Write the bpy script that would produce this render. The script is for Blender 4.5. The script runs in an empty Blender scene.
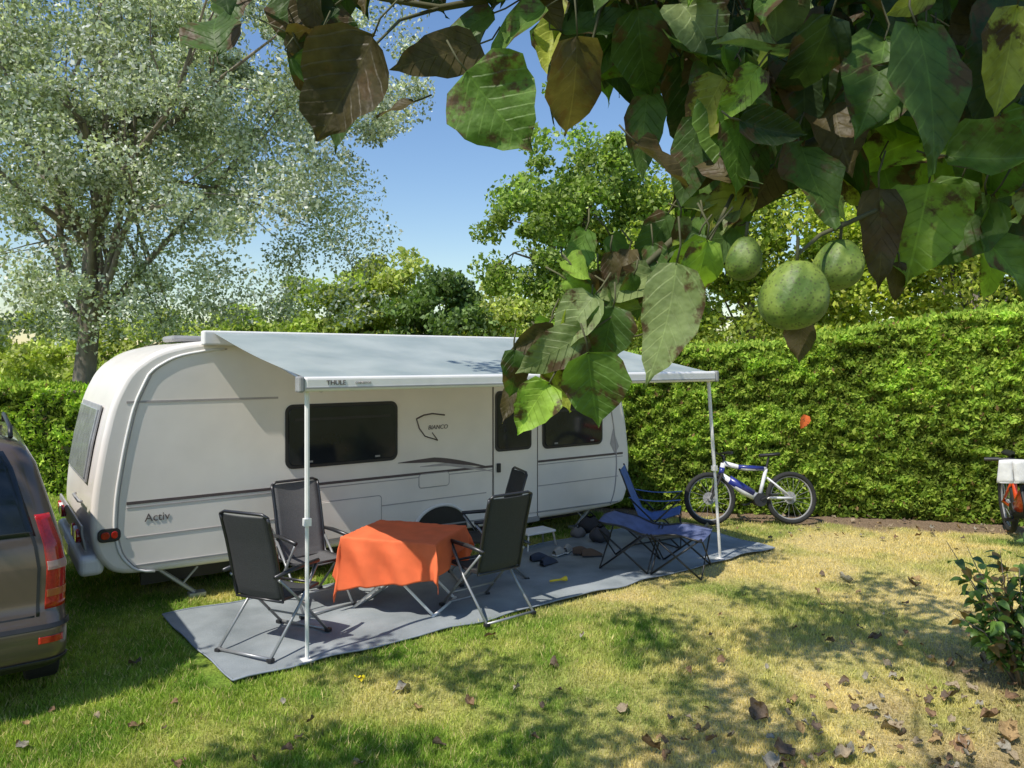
import bpy, math, random
import numpy as np
from mathutils import Vector, Matrix
random.seed(7); rng=np.random.default_rng(11)
F=740.0; C=2.44; HY=360.0
scene=bpy.context.scene
def px(x,y,d):
    return np.array([(x-512)/F*d, d, C-(y-HY)/F*d])
# ------------------------------------------------------------------ materials
def newmat(name):
    m=bpy.data.materials.new(name); m.use_nodes=True
    nt=m.node_tree; return m,nt,nt.nodes,nt.links,nt.nodes['Principled BSDF']
def mat(name,col,rough=.5,metal=0,var=.12,scale=8,bump=0,coat=0,spec=.5,stretch=(1,1,1)):
    m,nt,N,L,b=newmat(name)
    tc=N.new('ShaderNodeTexCoord'); mp=N.new('ShaderNodeMapping'); mp.inputs['Scale'].default_value=stretch
    L.new(tc.outputs['Object'],mp.inputs[0])
    no=N.new('ShaderNodeTexNoise'); no.inputs['Scale'].default_value=scale; no.inputs['Detail'].default_value=6
    L.new(mp.outputs[0],no.inputs['Vector'])
    r=N.new('ShaderNodeMapRange'); r.inputs[1].default_value=.3; r.inputs[2].default_value=.7
    r.inputs[3].default_value=1-var; r.inputs[4].default_value=1+var
    L.new(no.outputs['Fac'],r.inputs[0])
    mx=N.new('ShaderNodeVectorMath'); mx.operation='SCALE'; mx.inputs[0].default_value=col[:3]
    L.new(r.outputs[0],mx.inputs['Scale']); L.new(mx.outputs[0],b.inputs['Base Color'])
    b.inputs['Roughness'].default_value=rough; b.inputs['Metallic'].default_value=metal
    b.inputs['Coat Weight'].default_value=coat; b.inputs['Specular IOR Level'].default_value=spec
    if bump:
        bp=N.new('ShaderNodeBump'); bp.inputs['Strength'].default_value=bump; bp.inputs['Distance'].default_value=.01
        L.new(no.outputs['Fac'],bp.inputs['Height']); L.new(bp.outputs[0],b.inputs['Normal'])
    return m
def leafmat(name,trans=.35,rough=.55,veins=False,spec=.3):
    m,nt,N,L,b=newmat(name)
    at=N.new('ShaderNodeAttribute'); at.attribute_name='Col'
    src=at.outputs['Color']
    tc=N.new('ShaderNodeTexCoord')
    no=N.new('ShaderNodeTexNoise'); no.inputs['Scale'].default_value=70 if veins else 6
    L.new(tc.outputs['Object'],no.inputs['Vector'])
    if veins:
        uv=N.new('ShaderNodeAttribute'); uv.attribute_name='LUV'
        sp=N.new('ShaderNodeSeparateXYZ'); L.new(uv.outputs['Vector'],sp.inputs[0])
        ab=N.new('ShaderNodeMath'); ab.operation='ABSOLUTE'; L.new(sp.outputs['X'],ab.inputs[0])
        nd=N.new('ShaderNodeTexNoise'); nd.inputs['Scale'].default_value=25; L.new(tc.outputs['Object'],nd.inputs['Vector'])
        m0=N.new('ShaderNodeMath'); m0.operation='MULTIPLY_ADD'; m0.inputs[1].default_value=.09; L.new(nd.outputs['Fac'],m0.inputs[0]); L.new(sp.outputs['Y'],m0.inputs[2])
        m1=N.new('ShaderNodeMath'); m1.operation='MULTIPLY_ADD'; m1.inputs[1].default_value=-.6
        L.new(ab.outputs[0],m1.inputs[0]); L.new(m0.outputs[0],m1.inputs[2])
        m2=N.new('ShaderNodeMath'); m2.operation='MULTIPLY'; m2.inputs[1].default_value=8; L.new(m1.outputs[0],m2.inputs[0])
        fr=N.new('ShaderNodeMath'); fr.operation='FRACT'; L.new(m2.outputs[0],fr.inputs[0])
        lt=N.new('ShaderNodeMapRange'); lt.inputs[1].default_value=0; lt.inputs[2].default_value=.13; lt.inputs[3].default_value=.45; lt.inputs[4].default_value=0; L.new(fr.outputs[0],lt.inputs[0])
        mr=N.new('ShaderNodeMath'); mr.operation='LESS_THAN'; mr.inputs[1].default_value=.012; L.new(ab.outputs[0],mr.inputs[0])
        mm=N.new('ShaderNodeMath'); mm.operation='MAXIMUM'; L.new(lt.outputs[0],mm.inputs[0]); L.new(mr.outputs[0],mm.inputs[1])
        sc=N.new('ShaderNodeMath'); sc.operation='MULTIPLY'; sc.inputs[1].default_value=.5; L.new(mm.outputs[0],sc.inputs[0])
        vm=N.new('ShaderNodeVectorMath'); vm.operation='MULTIPLY_ADD'; vm.inputs[1].default_value=(1.5,1.5,1.5); vm.inputs[2].default_value=(.012,.015,.004); L.new(src,vm.inputs[0])
        mix=N.new('ShaderNodeMixRGB'); L.new(sc.outputs[0],mix.inputs[0]); L.new(src,mix.inputs[1]); L.new(vm.outputs[0],mix.inputs[2])
        n2=N.new('ShaderNodeTexNoise'); n2.inputs['Scale'].default_value=24; n2.inputs['Detail'].default_value=8; n2.inputs['Roughness'].default_value=.65
        L.new(tc.outputs['Object'],n2.inputs['Vector'])
        ad=N.new('ShaderNodeMath'); ad.operation='MULTIPLY_ADD'; ad.inputs[1].default_value=.25; L.new(ab.outputs[0],ad.inputs[0]); L.new(n2.outputs['Fac'],ad.inputs[2])
        rr=N.new('ShaderNodeMapRange'); rr.inputs[1].default_value=.60; rr.inputs[2].default_value=.67; L.new(ad.outputs[0],rr.inputs[0])
        mb=N.new('ShaderNodeMixRGB'); L.new(rr.outputs[0],mb.inputs[0]); L.new(mix.outputs[0],mb.inputs[1]); mb.inputs[2].default_value=(.10,.065,.03,1)
        src=mb.outputs[0]
        bp=N.new('ShaderNodeBump'); bp.inputs['Strength'].default_value=.7; bp.inputs['Distance'].default_value=.004
        sb=N.new('ShaderNodeMath'); sb.operation='SUBTRACT'; L.new(no.outputs['Fac'],sb.inputs[0]); L.new(mm.outputs[0],sb.inputs[1])
        L.new(sb.outputs[0],bp.inputs['Height']); L.new(bp.outputs[0],b.inputs['Normal'])
    r=N.new('ShaderNodeMapRange'); r.inputs[1].default_value=.3; r.inputs[2].default_value=.7; r.inputs[3].default_value=.8; r.inputs[4].default_value=1.2
    L.new(no.outputs['Fac'],r.inputs[0])
    mx=N.new('ShaderNodeVectorMath'); mx.operation='SCALE'; L.new(src,mx.inputs[0]); L.new(r.outputs[0],mx.inputs['Scale'])
    L.new(mx.outputs[0],b.inputs['Base Color']); b.inputs['Roughness'].default_value=rough; b.inputs['Specular IOR Level'].default_value=spec
    if trans>0:
        t=N.new('ShaderNodeBsdfTranslucent')
        g=N.new('ShaderNodeVectorMath'); g.operation='MULTIPLY'; g.inputs[1].default_value=(1.4,1.6,.6); L.new(mx.outputs[0],g.inputs[0]); L.new(g.outputs[0],t.inputs['Color'])
        ms=N.new('ShaderNodeMixShader'); ms.inputs[0].default_value=trans
        L.new(b.outputs[0],ms.inputs[1]); L.new(t.outputs[0],ms.inputs[2]); L.new(ms.outputs[0],N['Material Output'].inputs[0])
    return m
# ------------------------------------------------------------------ mesh helpers
def empty(name,loc=(0,0,0),rz=0,parent=None,scale=1):
    e=bpy.data.objects.new(name,None); scene.collection.objects.link(e)
    e.location=loc; e.rotation_euler=(0,0,rz); e.scale=(scale,)*3
    if parent: e.parent=parent
    return e
class MB:
    def __init__(s): s.v=[]; s.f=[]
    def add(s,V,Fs):
        o=len(s.v); s.v+= [tuple(map(float,p)) for p in V]; s.f+= [tuple(o+i for i in f) for f in Fs]
    def box(s,c,size,R=None):
        hx,hy,hz=[a/2 for a in size]; V=[]
        for sx,sy,sz in [(-1,-1,-1),(1,-1,-1),(1,1,-1),(-1,1,-1),(-1,-1,1),(1,-1,1),(1,1,1),(-1,1,1)]:
            p=Vector((sx*hx,sy*hy,sz*hz))
            if R is not None: p=R@p
            V.append(p+Vector(c))
        s.add(V,[(0,3,2,1),(4,5,6,7),(0,1,5,4),(1,2,6,5),(2,3,7,6),(3,0,4,7)])
    def tube(s,pts,r,n=8,cap=True):
        P=[Vector(p) for p in pts]; 
        R=list(r) if hasattr(r,'__len__') else [r]*len(P)
        rings=[]; ref=None
        for i,p in enumerate(P):
            a=P[max(i-1,0)]; b=P[min(i+1,len(P)-1)]; t=(b-a)
            if t.length<1e-9: t=Vector((0,0,1))
            t.normalize()
            if ref is None: ref=Vector((0,0,1)) if abs(t.z)<.9 else Vector((1,0,0))
            x=ref-t*ref.dot(t)
            if x.length<1e-5: x=Vector((1,0,0))-t*t.x
            x.normalize(); ref=x; y=t.cross(x)
            rings.append([p+(x*math.cos(k*2*math.pi/n)+y*math.sin(k*2*math.pi/n))*R[i] for k in range(n)])
        V=[q for rg in rings for q in rg]; Fs=[]
        for i in range(len(P)-1):
            for k in range(n):
                k2=(k+1)%n; Fs.append((i*n+k,i*n+k2,(i+1)*n+k2,(i+1)*n+k))
        if cap: Fs+=[tuple(range(n-1,-1,-1)),tuple((len(P)-1)*n+k for k in range(n))]
        s.add(V,Fs)
    def extrude(s,pts,vec):
        n=len(pts); A=[Vector(p) for p in pts]; B=[p+Vector(vec) for p in A]
        s.add(A+B,[tuple(range(n-1,-1,-1)),tuple(range(n,2*n))]+[(i,(i+1)%n,n+(i+1)%n,n+i) for i in range(n)])
    def torus(s,c,ax,R,r,n=40,m=8):
        ax=Vector(ax).normalized(); x=ax.orthogonal().normalized(); y=ax.cross(x); V=[];Fs=[]
        for i in range(n):
            a=i*2*math.pi/n; d=x*math.cos(a)+y*math.sin(a)
            for j in range(m):
                b=j*2*math.pi/m; V.append(Vector(c)+d*(R+r*math.cos(b))+ax*(r*math.sin(b)))
        for i in range(n):
            for j in range(m):
                Fs.append((i*m+j,((i+1)%n)*m+j,((i+1)%n)*m+(j+1)%m,i*m+(j+1)%m))
        s.add(V,Fs)
    def cyl(s,c,ax,r,h,n=24):
        ax=Vector(ax).normalized(); c=Vector(c); s.tube([c-ax*h/2,c+ax*h/2],r,n)
    def grid(s,fn,nu,nv):
        V=[fn(i/nu,j/nv) for i in range(nu+1) for j in range(nv+1)]
        s.add(V,[(i*(nv+1)+j,(i+1)*(nv+1)+j,(i+1)*(nv+1)+j+1,i*(nv+1)+j+1) for i in range(nu) for j in range(nv)])
    def build(s,name,m,parent=None,smooth=False,bevel=0,seg=2,solid=0,sub=0,auto=False):
        me=bpy.data.meshes.new(name); me.from_pydata(s.v,[],s.f); me.update()
        o=bpy.data.objects.new(name,me); scene.collection.objects.link(o)
        me.materials.append(m)
        if parent: o.parent=parent
        if smooth or auto: me.polygons.foreach_set('use_smooth',[True]*len(me.polygons))
        if auto: me.set_sharp_from_angle(angle=math.radians(40))
        if solid:
            q=o.modifiers.new('s','SOLIDIFY'); q.thickness=solid
        if bevel:
            q=o.modifiers.new('b','BEVEL'); q.width=bevel; q.segments=seg; q.limit_method='ANGLE'; q.angle_limit=math.radians(35)
        if sub:
            q=o.modifiers.new('u','SUBSURF'); q.levels=sub; q.render_levels=sub
        return o
def npmesh(name,V,nper,m,parent=None,cols=None,smooth=False,tri=False):
    me=bpy.data.meshes.new(name); n=len(V); nf=n//nper
    me.vertices.add(n); me.vertices.foreach_set('co',np.asarray(V,dtype=np.float32).ravel())
    me.loops.add(n); me.loops.foreach_set('vertex_index',np.arange(n,dtype=np.int32))
    me.polygons.add(nf); me.polygons.foreach_set('loop_start',np.arange(0,n,nper,dtype=np.int32))
    me.polygons.foreach_set('loop_total',np.full(nf,nper,dtype=np.int32))
    me.update(calc_edges=True); me.validate()
    if cols is not None:
        a=me.color_attributes.new('Col','FLOAT_COLOR','POINT')
        c=np.ones((n,4),dtype=np.float32); c[:,:3]=np.repeat(cols,nper,axis=0); a.data.foreach_set('color',c.ravel())
    me.materials.append(m)
    o=bpy.data.objects.new(name,me); scene.collection.objects.link(o)
    if parent: o.parent=parent
    return o
def unit(a): return a/np.maximum(np.linalg.norm(a,axis=1,keepdims=True),1e-9)
def leafquads(Cn,size,asp,axis=None,axj=1.0,nrm=None,nj=1.0):
    n=len(Cn); T=rng.normal(size=(n,3))*axj
    if axis is not None: T=T+axis
    T=unit(T); Nn=rng.normal(size=(n,3))*nj
    if nrm is not None: Nn=Nn+nrm
    Wd=unit(np.cross(T,Nn)); Nn=np.cross(Wd,T)
    s=size[:,None]; V=np.empty((n,4,3))
    V[:,0]=Cn-T*s*.5; V[:,1]=Cn+Wd*s*asp*.5+Nn*s*.08-T*s*.05; V[:,2]=Cn+T*s*.5; V[:,3]=Cn-Wd*s*asp*.5+Nn*s*.08-T*s*.05
    return V.reshape(-1,3)
_lat=rng.random((64,64,64))
def vnoise(P,scale):
    P=np.asarray(P,float)*scale+100.0; I=np.floor(P).astype(int); f=P-I; f=f*f*(3-2*f); r=0
    for dx in (0,1):
        for dy in (0,1):
            for dz in (0,1):
                w=(f[:,0] if dx else 1-f[:,0])*(f[:,1] if dy else 1-f[:,1])*(f[:,2] if dz else 1-f[:,2])
                r=r+w*_lat[(I[:,0]+dx)%64,(I[:,1]+dy)%64,(I[:,2]+dz)%64]
    return r
def fbm(P,s): return (vnoise(P,s)+.5*vnoise(P+17,s*2.1)+.25*vnoise(P+41,s*4.3))/1.75
# ------------------------------------------------------------------ camera, sky, sun
cam=bpy.data.cameras.new('camera'); co=bpy.data.objects.new('camera',cam); scene.collection.objects.link(co)
co.location=(0,0,C); co.rotation_euler=(math.radians(90),0,0)
cam.sensor_width=36; cam.lens=F/1024*36; cam.shift_y=-24/1024; cam.clip_end=2000; cam.clip_start=.05
scene.camera=co
EL=math.radians(55); SH=Vector((-.68,-.73,0)).normalized()
S=Vector((SH.x*math.cos(EL),SH.y*math.cos(EL),math.sin(EL)))
w=bpy.data.worlds.new('World'); scene.world=w; w.use_nodes=True
WN=w.node_tree.nodes; WL=w.node_tree.links
sk=WN.new('ShaderNodeTexSky'); sk.sky_type='NISHITA'; sk.sun_disc=False
sk.sun_elevation=EL; sk.sun_rotation=math.atan2(SH.x,SH.y); sk.air_density=1.4; sk.dust_density=.25; sk.ozone_density=4.0
hs=WN.new('ShaderNodeHueSaturation'); hs.inputs['Saturation'].default_value=1.12; hs.inputs['Hue'].default_value=.508; WL.new(sk.outputs[0],hs.inputs['Color'])
WL.new(hs.outputs[0],WN['Background'].inputs[0]); WN['Background'].inputs[1].default_value=.15
sl=bpy.data.lights.new('sun','SUN'); sl.energy=5.0; sl.angle=math.radians(.5); sl.color=(1,.94,.84)
so=bpy.data.objects.new('sun',sl); scene.collection.objects.link(so); so.rotation_euler=S.to_track_quat('Z','Y').to_euler()
scene.view_settings.view_transform='Standard'; scene.view_settings.look='None'; scene.view_settings.exposure=0

U=np.array([.809,.588]); VV=np.array([-.588,.809]); ANG=math.atan2(.588,.809); O=np.array([-2.95,7.76])
def loc2w(t,y): p=O+U*t+VV*y; return p
# ------------------------------------------------------------------ ground
HEDGE=[(0.6,12.45),(4.0,11.75),(7.2,11.0),(14.0,9.4)]
def hedge_dist(P):
    d=np.full(len(P),1e9)
    for a,b in zip(HEDGE[:-1],HEDGE[1:]):
        a=np.array(a);b=np.array(b);ab=b-a; t=np.clip(((P[:,:2]-a)@ab)/(ab@ab),0,1)
        d=np.minimum(d,np.linalg.norm(P[:,:2]-(a+t[:,None]*ab),axis=1))
    return d
def groundcol(P):
    P3=np.c_[P[:,0],P[:,1],np.zeros(len(P))]
    n=fbm(P3,.9); n2=fbm(P3+50,3.0)
    X,Y=P[:,0],P[:,1]
    dry=np.clip(.06+.72/(1+np.exp(-(X-.4-.12*(Y-6))*1.5))+ .12/(1+np.exp(-(Y-6.5)*2))*(X>0) +(n-.5)*1.7+(n2-.5)*1.0,0,1)
    g=np.array([.18,.30,.04]); g2=np.array([.35,.43,.075]); dr=np.array([.70,.57,.25]); soil=np.array([.28,.20,.13])
    k=np.clip((n2-.3)*2,0,1)[:,None]; c=g*(1-k)+g2*k
    c=c*(1-dry[:,None])+dr*dry[:,None]
    so_=np.clip((.75-hedge_dist(P)+(n2-.5)*.8)*3,0,1)
    so_=np.maximum(so_,np.clip((X-3.0+(5.6-Y)*.5+(n-.5)*3)*.9,0,.75)*(Y<6.8))
    s=so_[:,None]; return c*(1-s)+soil*s, so_, dry
gx=np.concatenate([[-400,-150,-60,-25,-14],np.arange(-9,11,.1),[14,25,60,150,400]])
gy=np.concatenate([[-100,-20,-5,1],np.arange(3,14,.1),[17,25,50,120,300,700]])
GX,GY=np.meshgrid(gx,gy,indexing='ij'); GP=np.c_[GX.ravel(),GY.ravel()]
GZ=(fbm(np.c_[GP,np.zeros(len(GP))],1.5)-.5)*.03-.015
gv=np.c_[GP,GZ]; ny=len(gy)
idx=np.arange(len(gx)*ny).reshape(len(gx),ny)
fc=np.stack([idx[:-1,:-1],idx[1:,:-1],idx[1:,1:],idx[:-1,1:]],-1).reshape(-1,4)
me=bpy.data.meshes.new('ground'); me.from_pydata(gv.tolist(),[],fc.tolist()); me.update()
ca=me.color_attributes.new('Col','FLOAT_COLOR','POINT'); cc=np.ones((len(gv),4)); cc[:,:3]=groundcol(GP)[0]*.85
far=(GY.ravel()<3)|(np.abs(GX.ravel())>10); cc[far,:3]=cc[far,:3]*.4+np.array([.1,.15,.03])*.6
ca.data.foreach_set('color',cc.astype(np.float32).ravel())
gm,nt,N,L,b=newmat('lawn_soil')
at=N.new('ShaderNodeAttribute'); at.attribute_name='Col'; tc=N.new('ShaderNodeTexCoord')
no=N.new('ShaderNodeTexNoise'); no.inputs['Scale'].default_value=45; no.inputs['Detail'].default_value=8; L.new(tc.outputs['Object'],no.inputs['Vector'])
r=N.new('ShaderNodeMapRange'); r.inputs[1].default_value=.3; r.inputs[2].default_value=.7; r.inputs[3].default_value=.5; r.inputs[4].default_value=1.3; L.new(no.outputs['Fac'],r.inputs[0])
mx=N.new('ShaderNodeVectorMath'); mx.operation='SCALE'; L.new(at.outputs['Color'],mx.inputs[0]); L.new(r.outputs[0],mx.inputs['Scale']); L.new(mx.outputs[0],b.inputs['Base Color'])
b.inputs['Roughness'].default_value=.95; b.inputs['Specular IOR Level'].default_value=.1
bp=N.new('ShaderNodeBump'); bp.inputs['Distance'].default_value=.03; bp.inputs['Strength'].default_value=.8; L.new(no.outputs['Fac'],bp.inputs['Height']); L.new(bp.outputs[0],b.inputs['Normal'])
me.materials.append(gm); g=bpy.data.objects.new('ground',me); scene.collection.objects.link(g)
me.polygons.foreach_set('use_smooth',[True]*len(me.polygons))
# grass blades
M_grass=leafmat('grass_blades',trans=.3,rough=.7,spec=.15)
def inrug(P):
    q=P-O; t=q@U; y=q@VV
    return (t>-.74)&(t<6.24)&(y>-2.27)&(y<-.33)
n=430000
d=4.1+ (rng.random(n)**1.25)*9.2; X=(rng.random(n)*1.16-.58)*1.42*d
P=np.c_[X,d]; c,so_,dry=groundcol(P)
keep=(~inrug(P))&(rng.random(n)>so_*.85)&(hedge_dist(P)>.12)&(rng.random(n)>dry*.35)
P=P[keep]; c=c[keep]; dry=dry[keep]; n=len(P)
h=(.014+.026*rng.random(n))*(1-.45*dry)*(.6+.8*fbm(np.c_[P,np.zeros(n)],2.2))
lean=rng.normal(size=(n,2))*h[:,None]*.85; a=rng.random(n)*6.283; wv=np.c_[np.cos(a),np.sin(a)]*(.0024+.002*rng.random(n))[:,None]*(1+P[:,1:2]*.09)
zb=-.025*np.ones(n)
V=np.empty((n,3,3)); V[:,0]=np.c_[P-wv,zb]; V[:,1]=np.c_[P+wv,zb]; V[:,2]=np.c_[P+lean,h]
jit=(.7+.65*rng.random(n))[:,None]; cb=c*jit
st=rng.random(n)<.14; cb[st]=np.array([.60,.50,.24])*jit[st]
npmesh('grass',V.reshape(-1,3),3,M_grass,cols=cb)
# ------------------------------------------------------------------ common mats
M_white=mat('caravan_white',(.84,.785,.72),.32,var=.045,scale=2.5,coat=.2)
M_white2=mat('white_trim',(.80,.785,.76),.4,var=.04)
M_grey=mat('grey_trim',(.30,.30,.30),.5)
M_black=mat('black_plastic',(.018,.018,.02),.45)
M_rub=mat('tyre_rubber',(.02,.02,.02),.85,bump=.3,scale=60)
M_glass=mat('dark_window',(.014,.018,.023),.07,var=.3,scale=3,spec=.5)
M_alu=mat('aluminium',(.55,.55,.56),.35,metal=.85,var=.06)
M_dec=mat('decal_grey',(.10,.075,.075),.5)
M_decl=mat('decal_light',(.42,.38,.37),.5)
M_red=mat('red_lens',(.42,.012,.01),.15,coat=.6,var=.2,scale=60)
M_steel=mat('galvanised',(.42,.43,.44),.5,metal=.5)
# ------------------------------------------------------------------ caravan
car=empty('caravan',(O[0],O[1],0),ANG)
prof=[(5.68,.22),(5.82,.5),(5.86,.95),(5.78,1.55),(5.64,2.10),(5.46,2.42),(5.15,2.59),(4.5,2.66),(.3,2.66),(-.3,2.64),(-.70,2.54),(-.96,2.34),(-1.11,2.02),(-1.2,1.6),(-1.27,1.15),(-1.29,.8),(-1.24,.55),(-1.08,.36),(-.6,.33)]
W=2.3
def smoothprof(p,it=2):
    for _ in range(it):
        q=[]
        for i in range(len(p)):
            a=p[i];b2=p[(i+1)%len(p)]
            q+=[(a[0]*.8+b2[0]*.2,a[1]*.8+b2[1]*.2),(a[0]*.2+b2[0]*.8,a[1]*.2+b2[1]*.8)]
        p=q
    return p
sp_=smoothprof(prof)
m=MB(); m.extrude([(t,0,z) for t,z in sp_],(0,W,0)); m.build('body',M_white,car,bevel=.055,seg=4,auto=True)
m=MB(); m.box((2.2,1.2,.24),(5.6,1.7,.16)); m.box((2.2,.35,.2),(6.0,.06,.12)); m.build('chassis',M_black,car)
def rr(cx,cz,w_,h_,r_,n=6):
    pts=[]
    for (sx,sz,a0) in [(1,1,0),(-1,1,90),(-1,-1,180),(1,-1,270)]:
        for k in range(n+1):
            a=math.radians(a0+90*k/n); pts.append((cx+sx*(w_/2-r_)+r_*math.cos(a),cz+sz*(h_/2-r_)+r_*math.sin(a)))
    return pts
def plate(name,pts,y0,y1,mt,bev=.004):
    m=MB(); m.extrude([(p[0],y1,p[1]) for p in pts],(0,y0-y1,0)); return m.build(name,mt,car,bevel=bev)
def ring(name,pts,y,r_,mt,closed=True):
    m=MB(); P=[(p[0],y,p[1]) for p in pts]; 
    if closed: P.append(P[0]); P.append(P[1])
    m.tube(P,r_,6); return m.build(name,mt,car,smooth=True)
def window(nm,t0,t1,z0,z1,rad=.09):
    cx,cz=(t0+t1)/2,(z0+z1)/2
    plate(nm+'_frame',rr(cx,cz,t1-t0,z1-z0,rad),0,-.016,M_black,.005)
    plate(nm+'_glass',rr(cx,cz,t1-t0-.07,z1-z0-.07,rad*.75),-.016,-.03,M_glass,.006)
    m=MB(); m.box((cx-.3*(t1-t0),-.034,z0+.07),(.06,.008,.02)); m.box((cx+.3*(t1-t0),-.034,z0+.07),(.06,.008,.02)); m.build(nm+'_latches',M_grey,car)
    plate(nm+'_blind',rr(cx,z1-.17,t1-t0-.2,.03,.01),-.0295,-.0315,M_black,0)
window('side_window',.575,1.94,1.24,1.95)
window('front_side_window',4.16,5.28,1.21,1.9)
plate('door_panel',rr(3.705,1.28,.72,2.08,.06),0,-.012,M_white,.006)
ring('door_seal',rr(3.705,1.28,.74,2.10,.07),-.004,.007,M_dec)
plate('door_window_frame',rr(3.66,1.63,.60,.8,.07),-.012,-.024,M_black)
plate('door_window_glass',rr(3.66,1.63,.53,.73,.055),-.024,-.032,M_glass)
m=MB(); m.box((3.41,-.03,1.02),(.05,.035,.12)); m.build('door_handle',M_black,car,bevel=.006)
plate('door_sill',rr(3.705,.27,.78,.07,.02),0,-.03,M_grey)
def strip(nm,p0,p1,h_,y,mt):
    m=MB(); (a,z0),(b_,z1)=p0,p1
    m.extrude([(a,y,z0-h_/2),(b_,y,z1-h_/2),(b_,y,z1+h_/2),(a,y,z0+h_/2)],(0,-y+.001 if y<0 else .004,0)); return m.build(nm,mt,car)
for k,(a,b_) in enumerate([(-.98,3.33),(4.09,5.7)]):
    strip('side_stripe',(a,1.045),(b_,1.045),.03,-.004,M_dec); strip('side_stripe_thin',(a,1.0),(b_,1.0),.011,-.004,M_decl)
    strip('upper_seam',(a,2.03),(b_-.1 if k else .5,2.03),.022,-.004,M_decl)
    strip('lower_seam',(a,.71),(b_-.1,.71),.012,-.005,M_decl)
strip('skirt_rail',(-.9,.43),(5.6,.33),.018,-.012,M_grey)
def curve_dec(nm,P,ws,mt,y=-.0035):
    m=MB(); top=[(p[0],y,p[1]+w_/2) for p,w_ in zip(P,ws)]; bot=[(p[0],y,p[1]-w_/2) for p,w_ in zip(P,ws)]
    m.extrude(bot+top[::-1],(0,-y,0)); m.build(nm,mt,car)
sw=[(1.95+.1*i,1.20-.20*(max(0,i-5)/10)**1.2 ) for i in range(14)]
curve_dec('swoosh_decal',sw,[.006+.055*math.sin(math.pi*i/13) for i in range(14)],M_dec,-.006)
sw=[(2.25+.09*i,1.13-.20*(max(0,i-4)/10)**1.2) for i in range(13)]
curve_dec('swoosh_decal_light',sw,[.006+.035*math.sin(math.pi*i/12) for i in range(13)],M_decl,-.005)
def text(nm,s,loc,size,mt,parent,rot=(math.radians(90),0,0),sh=0):
    cu=bpy.data.curves.new(nm,'FONT'); cu.body=s; cu.size=size; cu.extrude=.002; cu.shear=sh; cu.materials.append(mt)
    o=bpy.data.objects.new(nm,cu); scene.collection.objects.link(o); o.parent=parent; o.location=loc; o.rotation_euler=rot; return o
text('lettering','Activ',(-.82,-.004,.85),.11,M_dec,car)
text('lettering','BIANCO',(2.36,-.004,1.58),.075,M_dec,car,sh=.2)
m=MB(); m.tube([(2.2,-.004,1.72),(2.3,-.004,1.76),(2.42,-.004,1.775),(2.6,-.004,1.75)],.010,5); m.tube([(2.2,-.004,1.72),(2.24,-.004,1.6),(2.32,-.004,1.5),(2.5,-.004,1.44)],.008,5); m.tube([(2.5,-.004,1.44),(2.42,-.004,1.54)],.006,5); m.build('logo_outline',M_dec,car)
for nm,(cx,cz,w_,h_) in {'locker_hatch':(1.25,.62,.95,.42),'vent_grille':(2.45,.95,.42,.16),'socket_box':(.35,.55,.16,.16)}.items():
    plate(nm,rr(cx,cz,w_,h_,.035),0,-.01,M_white,.004); ring(nm+'_seal',rr(cx,cz,w_+.012,h_+.012,.04),-.002,.005,M_decl)
ins=[]
for t,z in sp_:
    if t<-.15 and z>.34: ins.append((t+.2-.1*max(0,(z-2.2)),z if z<2.3 else z-(z-2.3)*.25))
ring('rear_panel_trim',ins,-.003,.014,M_white2,False)
ins2=[(t+.028,z) for t,z in ins]; ring('rear_panel_seam',ins2,-.002,.006,M_decl,False)
fr=[(t-.28,z) for t,z in sp_ if t>5.2 and .3<z<2.5]; ring('front_panel_trim',fr,-.003,.010,M_decl,False)
plate('front_corner_decal',[(5.50,1.42),(5.62,1.15),(5.54,1.04),(5.44,1.2)],0,-.004,M_decl,0)
m=MB(); m.cyl((2.55,.13,.33),(0,1,0),.33,.2,36); m.build('tyre',M_rub,car,bevel=.03)
m=MB(); m.cyl((2.55,.02,.33),(0,1,0),.2,.03,30); m.build('wheel_rim',M_alu,car,bevel=.01)
m=MB(); arch=[(2.55+.40*math.cos(a),-.001,.30+.33*math.sin(a)) for a in np.linspace(0,math.pi,20)]; m.extrude(arch,(0,-.006,0)); m.build('wheel_arch',M_black,car)
m=MB(); m.tube([(2.55+.40*math.cos(a),-.012,.30+.33*math.sin(a)) for a in np.linspace(0,math.pi,20)],.022,8); m.build('wheel_arch_lip',M_white2,car,smooth=True)
m=MB()
for t in (-.55,5.1):
    for y in (.12,2.1):
        m.tube([(t-.12 if t<0 else t+.12,y,.33),(t+.22 if t<0 else t-.22,y,.04)],.022,6); m.box((t+.24 if t<0 else t-.24,y,.02),(.16,.12,.04))
        m.tube([(t+.25 if t<0 else t-.25,y,.3),(t+.1 if t<0 else t-.1,y,.14)],.012,6)
m.build('corner_steadies',M_steel,car)
def rx(z):
    pts=[(z_,t_) for t_,z_ in prof if t_<-.5 and z_>.34]; pts.sort(); zz=[p[0] for p in pts]; tt=[p[1] for p in pts]
    return float(np.interp(z,zz,tt))
def rearpatch(nm,y0,y1,z0,z1,off,mt,nz=10,ny_=6):
    m=MB(); 
    def fn(a,b_):
        z=z0+(z1-z0)*b_; y=y0+(y1-y0)*a
        return (rx(z)-off,y,z)
    m.grid(fn,ny_,nz); m.build(nm,mt,car,solid=.02,bevel=.006)
rearpatch('rear_window_frame',.42,1.88,1.22,1.98,.012,M_grey)
M_rw=mat('rear_window_grey',(.34,.35,.35),.12,var=.2,spec=.8)
rearpatch('rear_window',.46,1.84,1.26,1.94,.03,M_rw)
rearpatch('lamp_carrier',.08,2.22,.62,.86,.05,M_grey)
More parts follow.
